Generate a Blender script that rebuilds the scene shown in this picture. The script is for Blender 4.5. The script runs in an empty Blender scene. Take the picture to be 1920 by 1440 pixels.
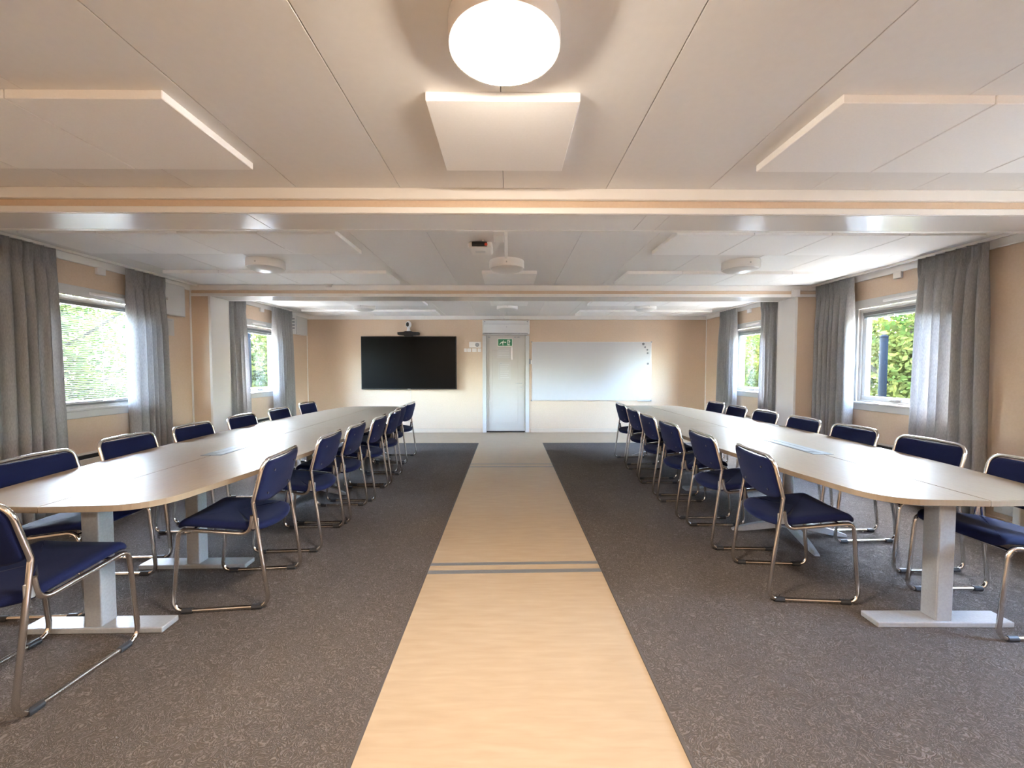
import bpy, bmesh, math, random
from mathutils import Vector, Matrix

# ------------------------------------------------------------------ camera
S = bpy.context.scene
COL = S.collection
cam_d = bpy.data.cameras.new('camera')
cam = bpy.data.objects.new('camera', cam_d)
COL.objects.link(cam)
cam_d.sensor_fit = 'HORIZONTAL'
cam_d.sensor_width = 36.0
cam_d.lens = 36.0 * 770.0 / 1920.0
cam_d.clip_start = 0.02
cam_d.clip_end = 300
cam.location = (0, 0, 1.36)
cam.rotation_euler = (math.radians(90 - 2.14), 0, math.radians(-0.52))
S.camera = cam

# ------------------------------------------------------------------ world, sun, exposure
W = bpy.data.worlds.new('sky')
S.world = W
W.use_nodes = True
nt = W.node_tree
nt.nodes.clear()
out = nt.nodes.new('ShaderNodeOutputWorld')
bg = nt.nodes.new('ShaderNodeBackground')
sky = nt.nodes.new('ShaderNodeTexSky')
sky.sky_type = 'NISHITA'
sky.sun_disc = False
sky.sun_elevation = math.radians(48)
sky.sun_rotation = math.radians(0)
sky.air_density = 1.0
sky.dust_density = 3.5
bg.inputs['Strength'].default_value = 7.2
nt.links.new(sky.outputs[0], bg.inputs[0])
nt.links.new(bg.outputs[0], out.inputs[0])

sun_d = bpy.data.lights.new('sun', 'SUN')
sun_d.energy = 11.0
sun_d.color = (1.0, 0.93, 0.80)
sun_d.angle = math.radians(0.6)
sun = bpy.data.objects.new('sun', sun_d)
COL.objects.link(sun)
sun.location = (0, 40, 30)
sun.rotation_euler = (math.radians(-42), 0, 0)     # from beyond the end wall, along the building: no sun patches inside

S.view_settings.view_transform = 'Standard'
S.view_settings.look = 'None'
S.view_settings.exposure = 3.10
S.view_settings.gamma = 1.0
S.view_settings.use_curve_mapping = False
S.cycles.use_denoising = True
S.cycles.max_bounces = 10
S.cycles.diffuse_bounces = 8
S.cycles.transparent_max_bounces = 12
S.cycles.sample_clamp_indirect = 6.0

LAMP = 44.0                      # emission of a lit lamp's diffuser
LAMP_COL = (1.0, 0.86, 0.71)

# ------------------------------------------------------------------ materials
def mat(name, col, rough=0.5, metal=0.0, spec=0.5, coat=0.0, sheen=0.0):
    m = bpy.data.materials.new(name)
    m.use_nodes = True
    b = m.node_tree.nodes['Principled BSDF']
    b.inputs['Base Color'].default_value = (*col, 1)
    b.inputs['Roughness'].default_value = rough
    b.inputs['Metallic'].default_value = metal
    b.inputs['Specular IOR Level'].default_value = spec
    b.inputs['Coat Weight'].default_value = coat
    b.inputs['Sheen Weight'].default_value = sheen
    return m

def noise_mat(name, c1, c2, scale, rough=0.6, stretch=(1, 1, 1), detail=4, bump=0.0, spec=0.5, lo=0.35, hi=0.65, rough2=None, distort=0.0, metal=0.0):
    m = mat(name, c1, rough, metal, spec)
    n = m.node_tree.nodes; l = m.node_tree.links
    b = n['Principled BSDF']
    tc = n.new('ShaderNodeTexCoord')
    mp = n.new('ShaderNodeMapping')
    mp.inputs['Scale'].default_value = stretch
    nz = n.new('ShaderNodeTexNoise')
    nz.inputs['Scale'].default_value = scale
    nz.inputs['Detail'].default_value = detail
    nz.inputs['Distortion'].default_value = distort
    rp = n.new('ShaderNodeValToRGB')
    rp.color_ramp.elements[0].position = lo
    rp.color_ramp.elements[1].position = hi
    rp.color_ramp.elements[0].color = (*c1, 1)
    rp.color_ramp.elements[1].color = (*c2, 1)
    l.new(tc.outputs['Object'], mp.inputs[0]); l.new(mp.outputs[0], nz.inputs['Vector'])
    l.new(nz.outputs['Fac'], rp.inputs[0]); l.new(rp.outputs[0], b.inputs['Base Color'])
    if bump:
        bp = n.new('ShaderNodeBump')
        bp.inputs['Strength'].default_value = bump
        bp.inputs['Distance'].default_value = 0.004
        l.new(nz.outputs['Fac'], bp.inputs['Height']); l.new(bp.outputs[0], b.inputs['Normal'])
    return m

M = {}
M['wall'] = noise_mat('beige_wallboard', (.63, .485, .355), (.655, .51, .378), 60, .7, bump=.05, spec=.15)
M['ceil'] = noise_mat('ceiling_board', (.785, .77, .75), (.80, .785, .765), 30, .5)
M['panel'] = noise_mat('acoustic_fleece', (.91, .90, .885), (.93, .92, .905), 120, .9, bump=.05, spec=.2)
M['trim'] = mat('white_trim', (.80, .775, .735), .38)
M['soffit'] = mat('soffit_laminate', (.74, .70, .65), .20)
M['white'] = mat('white_plastic', (.82, .80, .77), .35)
M['white_paint'] = mat('white_paint', (.58, .57, .55), .35, spec=.25)
M['paper'] = mat('paper', (.56, .53, .50), .8, spec=.2)
M['ink'] = mat('grey_ink', (.45, .46, .48), .8)
M['black'] = mat('black_plastic', (.012, .012, .013), .35)
M['slot'] = mat('dark_slot', (.008, .008, .008), .7)
M['rubber'] = mat('black_rubber', (.014, .014, .016), .55)
M['chrome'] = mat('chromed_tube', (.72, .69, .65), .16, 1.0)
M['steel'] = mat('satin_steel', (.55, .54, .52), .35, 1.0)
M['silver'] = noise_mat('silver_lacquer', (.30, .305, .31), (.335, .34, .345), 90, .42, metal=.2)
M['table'] = noise_mat('table_laminate', (.235, .18, .127), (.25, .193, .138), 14, .40, stretch=(6, 1, 1), spec=.035)
M['table_edge'] = mat('table_edge_band', (.34, .27, .20), .4)
M['hatch'] = mat('hatch_aluminium', (.11, .115, .11), .5, .0, spec=.3)
M['hatch_lid'] = mat('hatch_lid_aluminium', (.17, .175, .17), .45, .0, spec=.3)
M['gunmetal'] = mat('floor_joint_strip', (.20, .205, .215), .35, .4)
M['edging'] = mat('carpet_edging', (.060, .050, .044), .7)
M['base'] = mat('beige_baseboard', (.60, .485, .375), .45)
M['screen'] = mat('tv_screen', (.002, .002, .0022), .28, spec=.14)
M['bezel'] = mat('tv_bezel', (.012, .012, .013), .4)
M['board'] = mat('whiteboard_enamel', (.57, .565, .575), .42, spec=.2)
M['alu'] = mat('anodised_frame', (.62, .62, .63), .35, .8)
M['green'] = mat('exit_green', (.010, .19, .075), .4)
M['signwhite'] = mat('sign_white', (.78, .83, .72), .4)
M['grey'] = mat('grey_plastic', (.33, .33, .34), .4)
M['red'] = mat('red_lens', (.75, .07, .03), .3)
M['door'] = mat('door_paint', (.54, .50, .455), .35, spec=.2)
M['air'] = mat('heater_grey', (.70, .695, .685), .4)
M['gravel'] = noise_mat('light_gravel', (.085, .08, .07), (.12, .113, .10), 1.2, .9)
M['bark'] = noise_mat('bark', (.008, .007, .005), (.016, .013, .010), 12, .9, stretch=(1, 1, .2), spec=.05)
M['post'] = mat('galvanised_post', (.0022, .0028, .0036), .8, .0, spec=.0)
M['roof'] = mat('unseen_roof_slab', (.25, .25, .25), .7)
M['blind'] = mat('blind_slat', (.20, .205, .20), .5, spec=.1)
M['radiator'] = noise_mat('radiator_enamel', (.60, .545, .47), (.64, .58, .50), 90, .4)

def fabric(name, c1, c2, scale, sheen=0.0):
    m = noise_mat(name, c1, c2, scale, .85, spec=.15, bump=.15, detail=2)
    m.node_tree.nodes['Principled BSDF'].inputs['Sheen Weight'].default_value = sheen
    m.node_tree.nodes['Principled BSDF'].inputs['Sheen Roughness'].default_value = .4
    return m
M['navy'] = fabric('navy_upholstery', (.0030, .0049, .026), (.0050, .0080, .038), 420, .03)

def carpet_mat():
    m = mat('taupe_carpet', (.15, .12, .10), .95, spec=.1)
    n = m.node_tree.nodes; l = m.node_tree.links
    b = n['Principled BSDF']
    tc = n.new('ShaderNodeTexCoord')
    w = n.new('ShaderNodeTexNoise'); w.inputs['Scale'].default_value = 16; w.inputs['Detail'].default_value = 3
    w.inputs['Distortion'].default_value = 2.2
    rp = n.new('ShaderNodeValToRGB')
    e = rp.color_ramp.elements
    e[0].position = .36; e[0].color = (.086, .072, .063, 1)
    e[1].position = .64; e[1].color = (.29, .252, .228, 1)
    # worm-like swirls: a band of the same noise
    band = n.new('ShaderNodeMath'); band.operation = 'PINGPONG'; band.inputs[1].default_value = .06
    mm = n.new('ShaderNodeMath'); mm.operation = 'MULTIPLY'; mm.inputs[1].default_value = 8.0
    big = n.new('ShaderNodeTexNoise'); big.inputs['Scale'].default_value = 1.1; big.inputs['Detail'].default_value = 3
    mix = n.new('ShaderNodeMixRGB'); mix.blend_type = 'MULTIPLY'; mix.inputs[0].default_value = .55
    rp2 = n.new('ShaderNodeValToRGB')
    rp2.color_ramp.elements[0].position = .3; rp2.color_ramp.elements[0].color = (.66, .66, .68, 1)
    rp2.color_ramp.elements[1].position = .7; rp2.color_ramp.elements[1].color = (1.0, .98, .95, 1)
    mid = n.new('ShaderNodeMath'); mid.operation = 'MULTIPLY_ADD'; mid.inputs[1].default_value = .55; mid.inputs[2].default_value = .22
    l.new(tc.outputs['Object'], w.inputs['Vector']); l.new(tc.outputs['Object'], big.inputs['Vector'])
    l.new(w.outputs['Fac'], band.inputs[0]); l.new(band.outputs[0], mm.inputs[0])
    l.new(mm.outputs[0], mid.inputs[0]); l.new(mid.outputs[0], rp.inputs[0])
    l.new(big.outputs['Fac'], rp2.inputs[0])
    l.new(rp.outputs[0], mix.inputs[1]); l.new(rp2.outputs[0], mix.inputs[2])
    l.new(mix.outputs[0], b.inputs['Base Color'])
    bp = n.new('ShaderNodeBump'); bp.inputs['Strength'].default_value = .8; bp.inputs['Distance'].default_value = .006
    l.new(mm.outputs[0], bp.inputs['Height']); l.new(bp.outputs[0], b.inputs['Normal'])
    return m
M['carpet'] = carpet_mat()
M['lino'] = noise_mat('beige_linoleum', (.315, .228, .146), (.365, .274, .182), 5, .36, stretch=(1, 7, 1), detail=8, bump=.015, lo=.28, hi=.72, distort=.4)

def shader_mat(name):
    m = bpy.data.materials.new(name); m.use_nodes = True
    m.node_tree.nodes.clear()
    o = m.node_tree.nodes.new('ShaderNodeOutputMaterial')
    return m, m.node_tree.nodes, m.node_tree.links, o

def glass_mat():
    m, n, l, o = shader_mat('window_glass')
    t = n.new('ShaderNodeBsdfTransparent'); t.inputs[0].default_value = (.93, .96, .95, 1)
    g = n.new('ShaderNodeBsdfGlossy'); g.inputs['Roughness'].default_value = .02
    f = n.new('ShaderNodeLayerWeight'); f.inputs[0].default_value = .5
    pw = n.new('ShaderNodeMath'); pw.operation = 'POWER'; pw.inputs[1].default_value = 5.0
    ma = n.new('ShaderNodeMath'); ma.operation = 'MULTIPLY_ADD'; ma.inputs[1].default_value = .92; ma.inputs[2].default_value = .04
    l.new(f.outputs['Facing'], pw.inputs[0]); l.new(pw.outputs[0], ma.inputs[0])
    x = n.new('ShaderNodeMixShader')
    l.new(ma.outputs[0], x.inputs[0]); l.new(t.outputs[0], x.inputs[1]); l.new(g.outputs[0], x.inputs[2]); l.new(x.outputs[0], o.inputs[0])
    return m
M['glass'] = glass_mat()

def curtain_mat():
    m, n, l, o = shader_mat('grey_curtain_cloth')
    tc = n.new('ShaderNodeTexCoord')
    mp = n.new('ShaderNodeMapping'); mp.inputs['Scale'].default_value = (1, 1, .25)
    nz = n.new('ShaderNodeTexNoise'); nz.inputs['Scale'].default_value = 160; nz.inputs['Detail'].default_value = 3
    rp = n.new('ShaderNodeValToRGB')
    rp.color_ramp.elements[0].position = .3; rp.color_ramp.elements[0].color = (.36, .352, .345, 1)
    rp.color_ramp.elements[1].position = .7; rp.color_ramp.elements[1].color = (.47, .458, .45, 1)
    d = n.new('ShaderNodeBsdfDiffuse'); t = n.new('ShaderNodeBsdfTranslucent')
    x = n.new('ShaderNodeMixShader'); x.inputs[0].default_value = .40
    l.new(tc.outputs['Object'], mp.inputs[0]); l.new(mp.outputs[0], nz.inputs['Vector']); l.new(nz.outputs['Fac'], rp.inputs[0])
    l.new(rp.outputs[0], d.inputs[0]); l.new(rp.outputs[0], t.inputs[0])
    l.new(d.outputs[0], x.inputs[1]); l.new(t.outputs[0], x.inputs[2]); l.new(x.outputs[0], o.inputs[0])
    return m
M['curtain'] = curtain_mat()

def leaf_mat(name, c1, c2):
    m, n, l, o = shader_mat(name)
    tc = n.new('ShaderNodeTexCoord')
    nz = n.new('ShaderNodeTexNoise'); nz.inputs['Scale'].default_value = 1.6; nz.inputs['Detail'].default_value = 6
    rp = n.new('ShaderNodeValToRGB')
    rp.color_ramp.elements[0].position = .36; rp.color_ramp.elements[0].color = (*c1, 1)
    rp.color_ramp.elements[1].position = .62; rp.color_ramp.elements[1].color = (*c2, 1)
    d = n.new('ShaderNodeBsdfDiffuse'); t = n.new('ShaderNodeBsdfTranslucent')
    x = n.new('ShaderNodeMixShader'); x.inputs[0].default_value = .45
    l.new(tc.outputs['Object'], nz.inputs['Vector']); l.new(nz.outputs['Fac'], rp.inputs[0])
    l.new(rp.outputs[0], d.inputs[0]); l.new(rp.outputs[0], t.inputs[0])
    l.new(d.outputs[0], x.inputs[1]); l.new(t.outputs[0], x.inputs[2]); l.new(x.outputs[0], o.inputs[0])
    return m
M['leaf_a'] = leaf_mat('leaves_yellow_green', (.0085, .016, .004), (.034, .037, .010))
M['leaf_b'] = leaf_mat('leaves_mid_green', (.007, .0155, .0045), (.023, .030, .0095))

def emit_mat():
    m, n, l, o = shader_mat('lit_diffuser')
    e = n.new('ShaderNodeEmission')
    e.inputs[0].default_value = (*LAMP_COL, 1); e.inputs[1].default_value = LAMP
    l.new(e.outputs[0], o.inputs[0])
    return m
M['lit'] = emit_mat()
M['diff'] = mat('opal_diffuser', (.66, .65, .63), .28)

# ------------------------------------------------------------------ object helpers
def link(name, me, m=None, parent=None):
    o = bpy.data.objects.new(name, me)
    COL.objects.link(o)
    if m is not None and me is not None and not me.materials:
        me.materials.append(m)
    if parent is not None:
        o.parent = parent
    return o

def tag(o, label=None, cat=None, group=None, kind=None):
    if label: o['label'] = label
    if cat: o['category'] = cat
    if group: o['group'] = group
    if kind: o['kind'] = kind
    return o

def thing(name, label, cat, loc=(0, 0, 0), rz=0.0, group=None):
    o = bpy.data.objects.new(name, None)
    COL.objects.link(o)
    o.empty_display_size = .05
    o.location = loc
    o.rotation_euler = (0, 0, rz)
    return tag(o, label, cat, group)

def struct_empty(name, loc=(0, 0, 0), label=None):
    o = bpy.data.objects.new(name, None)
    COL.objects.link(o)
    o.location = loc
    o['kind'] = 'structure'
    if label: o['label'] = label
    return o

def mesh_of(bm, name='mesh', smooth=False):
    me = bpy.data.meshes.new(name)
    bmesh.ops.recalc_face_normals(bm, faces=bm.faces[:])
    bm.to_mesh(me); bm.free()
    if smooth:
        me.polygons.foreach_set('use_smooth', [True] * len(me.polygons))
    return me

def bm_box(bm, x0, x1, y0, y1, z0, z1, bev=0.0, seg=1):
    vs = [bm.verts.new(p) for p in ((x0, y0, z0), (x1, y0, z0), (x1, y1, z0), (x0, y1, z0), (x0, y0, z1), (x1, y0, z1), (x1, y1, z1), (x0, y1, z1))]
    fs = [bm.faces.new([vs[i] for i in q]) for q in ((0, 3, 2, 1), (4, 5, 6, 7), (0, 1, 5, 4), (1, 2, 6, 5), (2, 3, 7, 6), (3, 0, 4, 7))]
    if bev:
        es = set()
        for f in fs: es.update(f.edges)
        bmesh.ops.bevel(bm, geom=list(es), offset=bev, segments=seg, affect='EDGES', profile=.5)

def box(name, m, parent, x0, x1, y0, y1, z0, z1, bev=0.0, seg=1):
    bm = bmesh.new()
    bm_box(bm, min(x0, x1), max(x0, x1), min(y0, y1), max(y0, y1), min(z0, z1), max(z0, z1), bev, seg)
    return link(name, mesh_of(bm, name), m, parent)

def boxes(name, m, parent, lst, bev=0.0):
    bm = bmesh.new()
    for b in lst: bm_box(bm, *b, bev)
    return link(name, mesh_of(bm, name), m, parent)

def lathe(name, m, parent, prof, seg=40, axis='Z', loc=(0, 0, 0), smooth=True):
    bm = bmesh.new()
    rings = []
    for r, z in prof:
        if r < 1e-6:
            rings.append([bm.verts.new((0, 0, z))])
        else:
            rings.append([bm.verts.new((r * math.cos(2 * math.pi * i / seg), r * math.sin(2 * math.pi * i / seg), z)) for i in range(seg)])
    for a, b in zip(rings, rings[1:]):
        for i in range(seg):
            j = (i + 1) % seg
            if len(a) == 1 and len(b) == 1: continue
            if len(a) == 1: bm.faces.new((a[0], b[i], b[j]))
            elif len(b) == 1: bm.faces.new((a[i], a[j], b[0]))
            else: bm.faces.new((a[i], a[j], b[j], b[i]))
    R = Matrix.Identity(4)
    if axis == 'Y': R = Matrix.Rotation(math.pi / 2, 4, 'X')
    if axis == '-Y': R = Matrix.Rotation(math.pi / 2, 4, 'X')
    if axis == 'X': R = Matrix.Rotation(math.pi / 2, 4, 'Y')
    bmesh.ops.transform(bm, matrix=Matrix.Translation(loc) @ R, verts=bm.verts[:])
    me = mesh_of(bm, name, smooth)
    if smooth:
        for e in me.edges: pass
        me.set_sharp_from_angle(angle=math.radians(40))
    return link(name, me, m, parent)

def fillet(pts, rad, n=7):
    """rounds the inner corners of a 3-D polyline; rad is one radius per point"""
    P = [Vector(p) for p in pts]
    res = [P[0]]
    for i in range(1, len(P) - 1):
        a, b, c = P[i - 1], P[i], P[i + 1]
        u = (a - b).normalized(); v = (c - b).normalized()
        ang = u.angle(v)
        r = rad[i]
        if r <= 0 or ang > math.pi - .02:
            res.append(b); continue
        d = min(r / math.tan(ang / 2), (a - b).length * .48, (c - b).length * .48)
        p, q = b + u * d, b + v * d
        for k in range(n + 1):
            t = k / n
            res.append(p * (1 - t) ** 2 + b * 2 * t * (1 - t) * .92 + b * 0 + q * t ** 2 + (p + q) * .5 * 2 * t * (1 - t) * .08)
    res.append(P[-1])
    return res

def bm_tube(bm, path, r, seg=10, caps=True):
    path = [Vector(p) for p in path]
    t0 = (path[1] - path[0]).normalized()
    ref = Vector((0, 0, 1)) if abs(t0.z) < .9 else Vector((1, 0, 0))
    nrm = t0.cross(ref).normalized()
    rings = []
    prev = t0
    for i, p in enumerate(path):
        if i == 0: t = t0
        elif i == len(path) - 1: t = (path[i] - path[i - 1]).normalized()
        else: t = ((path[i + 1] - path[i]).normalized() + (path[i] - path[i - 1]).normalized()).normalized()
        q = prev.rotation_difference(t)
        nrm = (q @ nrm).normalized()
        bi = t.cross(nrm).normalized()
        rings.append([bm.verts.new(p + (nrm * math.cos(2 * math.pi * k / seg) + bi * math.sin(2 * math.pi * k / seg)) * r) for k in range(seg)])
        prev = t
    for a, b in zip(rings, rings[1:]):
        for k in range(seg):
            bm.faces.new((a[k], a[(k + 1) % seg], b[(k + 1) % seg], b[k]))
    if caps:
        bm.faces.new(rings[0][::-1]); bm.faces.new(rings[-1])

def tube(name, m, parent, path, r, seg=10):
    bm = bmesh.new(); bm_tube(bm, path, r, seg)
    me = mesh_of(bm, name, True); me.set_sharp_from_angle(angle=math.radians(50))
    return link(name, me, m, parent)

def bm_pad(bm, outline, prof, fn, cap_rings=(.75, .5, .25)):
    """cushion from a closed 2-D outline; prof lists (inset, w) from the back face round to the front; fn maps (u, v, w) to 3-D"""
    n = len(outline)
    cx = sum(p[0] for p in outline) / n; cy = sum(p[1] for p in outline) / n
    nor = []
    for i in range(n):
        a = Vector(outline[i - 1]); b = Vector(outline[(i + 1) % n])
        d = (b - a).normalized(); nor.append(Vector((-d.y, d.x)))
    rings = []
    def cap(w, ins, order):
        base = [(outline[i][0] + nor[i].x * ins, outline[i][1] + nor[i].y * ins) for i in range(n)]
        rr = []
        for s in order:
            rr.append([(cx + (p[0] - cx) * s, cy + (p[1] - cy) * s, w) for p in base])
        return rr
    w0, wl = prof[0], prof[-1]
    levels = []
    levels += cap(w0[1], w0[0], cap_rings[::-1])
    for ins, w in prof:
        levels.append([(outline[i][0] + nor[i].x * ins, outline[i][1] + nor[i].y * ins, w) for i in range(n)])
    levels += cap(wl[1], wl[0], cap_rings)
    for L in levels:
        rings.append([bm.verts.new(fn(*p)) for p in L])
    c0 = bm.verts.new(fn(cx, cy, w0[1])); c1 = bm.verts.new(fn(cx, cy, wl[1]))
    for a, b in zip(rings, rings[1:]):
        for k in range(n):
            bm.faces.new((a[k], a[(k + 1) % n], b[(k + 1) % n], b[k]))
    for k in range(n):
        bm.faces.new((c0, rings[0][(k + 1) % n], rings[0][k]))
        bm.faces.new((c1, rings[-1][k], rings[-1][(k + 1) % n]))

def rounded(pts, rads, n=6):
    """closed 2-D polygon with rounded corners (CCW)"""
    res = []
    N = len(pts)
    for i in range(N):
        a = Vector(pts[i - 1]); b = Vector(pts[i]); c = Vector(pts[(i + 1) % N])
        r = rads[i]
        if r <= 0: res.append((b.x, b.y)); continue
        u = (a - b).normalized(); v = (c - b).normalized()
        ang = u.angle(v)
        d = min(r / math.tan(ang / 2), (a - b).length * .49, (c - b).length * .49)
        p, q = b + u * d, b + v * d
        for k in range(n + 1):
            t = k / n
            w = p * (1 - t) ** 2 + b * 2 * t * (1 - t) + q * t ** 2
            res.append((w.x, w.y))
    return res

def resample(poly, step):
    res = []
    N = len(poly)
    for i in range(N):
        a = Vector(poly[i]); b = Vector(poly[(i + 1) % N])
        k = max(1, int((b - a).length / step))
        for j in range(k):
            p = a.lerp(b, j / k); res.append((p.x, p.y))
    return res

def slab(name, m, parent, poly, z0, z1, bev=.0):
    """vertical prism from a 2-D outline"""
    bm = bmesh.new()
    lo = [bm.verts.new((x, y, z0)) for x, y in poly]
    hi = [bm.verts.new((x, y, z1)) for x, y in poly]
    n = len(poly)
    top = bm.faces.new(hi); bot = bm.faces.new(lo[::-1])
    for i in range(n): bm.faces.new((lo[i], lo[(i + 1) % n], hi[(i + 1) % n], hi[i]))
    if bev:
        es = [e for e in top.edges] + [e for e in bot.edges]
        bmesh.ops.bevel(bm, geom=es, offset=bev, segments=2, affect='EDGES')
    return link(name, mesh_of(bm, name), m, parent)

def flat(name, m, parent, poly, y, th=.002):
    """plate in the x-z plane facing -y"""
    bm = bmesh.new()
    a = [bm.verts.new((x, y, z)) for x, z in poly]
    b = [bm.verts.new((x, y + th, z)) for x, z in poly]
    n = len(poly)
    bm.faces.new(a); bm.faces.new(b[::-1])
    for i in range(n): bm.faces.new((a[i], a[(i + 1) % n], b[(i + 1) % n], b[i]))
    return link(name, mesh_of(bm, name), m, parent)

def copy_tree(o, parent=None):
    c = o.copy(); COL.objects.link(c)
    if parent is not None: c.parent = parent
    for ch in list(o.children): copy_tree(ch, c)
    return c

# ------------------------------------------------------------------ room dimensions
XL, XR = -4.24, 4.21          # inner faces of the long walls
YB, YE = -3.2, 8.72           # back wall (behind the camera) and end wall
C = 2.47                      # ceiling height
WT = .16                      # wall thickness
BEAMS = [(-.32, -.02), (2.60, 2.90), (5.55, 5.90)]
ZB = 2.325                    # underside of the beams
WIN_C = [4.36, 7.00]          # window centres along the long walls
WIN_NEAR = 1.40               # one more window on the right, beside the viewer
WH = .62; WZ0, WZ1 = .87, 2.17

# floor: linoleum, with two inlaid carpets
floor = box('floor', M['lino'], None, XL - WT, XR + WT, YB - WT, YE + WT, -.12, 0)
tag(floor, 'beige linoleum floor with a central walkway', kind='structure')
for y0, dy in ((2.685, .045), (2.800, .038), (5.635, .035), (5.80, .035)):
    s = box('joint_strip', M['gunmetal'], floor, -.545, .633, y0 - .0, y0 + dy, 0, .0025)
    if y0 < 4: s.rotation_euler = (0, 0, math.radians(1.1)); s.location = (.05, -.0, 0)
    s['label'] = 'grey metal joint strip'
for nm, x0, x1, lab in (('carpet', XL, -.55, 'brown grey carpet field left of the beige walkway'), ('carpet', .638, XR, 'brown grey carpet field right of the beige walkway')):
    t = thing(nm, lab, 'carpet', ((x0 + x1) / 2, 2, 0))
    hw = (x1 - x0) / 2
    box('pile', M['carpet'], t, -hw, hw, YB - 2, 7.45 - 2, .0, .006)
    s = 1 if x1 < 0 else -1
    box('edging', M['edging'], t, s * hw, s * (hw + .012), YB - 2, 7.45 - 2, 0, .0065)
    box('edging', M['edging'], t, -hw, hw, 5.45, 5.456, 0, .0065)

# long walls with window openings
def long_wall(name, xi, xo):
    bm = bmesh.new()
    x0, x1 = min(xi, xo), max(xi, xo)
    bm_box(bm, x0, x1, YB - WT, YE + WT, -.12, WZ0 + .06)
    bm_box(bm, x0, x1, YB - WT, YE + WT, WZ1 - .06, C + .3)
    ys = [YB - WT]
    for c in ([WIN_NEAR] if xi > 0 else []) + WIN_C: ys += [c - WH + .06, c + WH - .06]
    ys.append(YE + WT)
    for a, b in zip(ys[::2], ys[1::2]): bm_box(bm, x0, x1, a, b, WZ0 + .06, WZ1 - .06)
    return link(name, mesh_of(bm, name), M['wall'])
wl = long_wall('wall_left', XL, XL - WT); tag(wl, 'beige wall with curtained windows on the left', kind='structure')
wr = long_wall('wall_right', XR, XR + WT); tag(wr, 'beige wall with curtained windows on the right', kind='structure')
# end wall with door opening
DX0, DX1, DZ = -.50, .40, 2.08
bm = bmesh.new()
bm_box(bm, XL - WT, DX0, YE, YE + WT, -.12, C + .3)
bm_box(bm, DX1, XR + WT, YE, YE + WT, -.12, C + .3)
bm_box(bm, DX0, DX1, YE, YE + WT, DZ, C + .3)
we = link('wall_end', mesh_of(bm, 'wall_end'), M['wall']); tag(we, 'beige end wall with screen, door and whiteboard', kind='structure')
wb = box('wall_back', M['wall'], None, XL - WT, XR + WT, YB - WT, YB, -.12, C + .3); tag(wb, 'beige wall behind the viewer', kind='structure')
for x in (-2.06, -.66, 3.62):   # joints of the wallboards on the end wall
    box('board_joint', M['base'], we, x - .004, x + .004, YE - .003, YE, .09, 2.39)

# ceiling: boards about 63 cm wide, one run in each module, under an unseen roof slab added against light leaks
ceiling = box('ceiling', M['roof'], None, XL - WT, XR + WT, YB - WT, YE + WT, C + .02, C + .30)
tag(ceiling, 'off-white board ceiling', kind='structure')
BW = .634
runs = [(YB, -.32), (-.02, 2.60), (2.90, 5.55), (5.90, YE)]
edges = [XL] + [-.03 + k * BW for k in range(-6, 7)] + [XR]
for a, b in runs:
    for x0, x1 in zip(edges, edges[1:]):
        box('ceiling_board', M['ceil'], ceiling, x0 + .0018, x1 - .0018, a, b, C, C + .021, .0015)

# crowns, baseboards, corner trims
n = 1
def trim(m, *a, bev=.004):
    global n
    o = box('trim_%d' % n, M[m], None, *a, bev); n += 1
    o['kind'] = 'structure'
    return o
for a, b in runs:
    trim('trim', XL, XL + .028, a, b, 2.395, C)
    trim('trim', XR - .028, XR, a, b, 2.395, C)
trim('trim', XL, XR, YE - .028, YE, 2.392, C)
for x, s in ((XL, 1), (XR, -1)):
    trim('trim', x, x + s * .018, 5.53, 5.55, 0, 2.395)
    trim('trim', x, x + s * .014, YE - .016, YE, 0, 2.395)
    trim('trim', x, x + s * .014, 5.90, 5.916, 0, 2.395)
trim('trim', XR - .05, XR, 3.26, 3.31, 0, .40)
for nm, args in (('baseboard_left', (XL, XL + .014, YB, YE, 0, .085)), ('baseboard_right', (XR - .014, XR, YB, YE, 0, .085)),
                 ('baseboard_end', (XL, DX0 - .07, YE - .014, YE, 0, .085)), ('baseboard_end_right', (DX1 + .07, XR, YE - .014, YE, 0, .085)), ('baseboard_back', (XL, XR, YB, YB + .014, 0, .085))):
    o = box(nm, M['base'], None, *args, .004); o['kind'] = 'structure'

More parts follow.
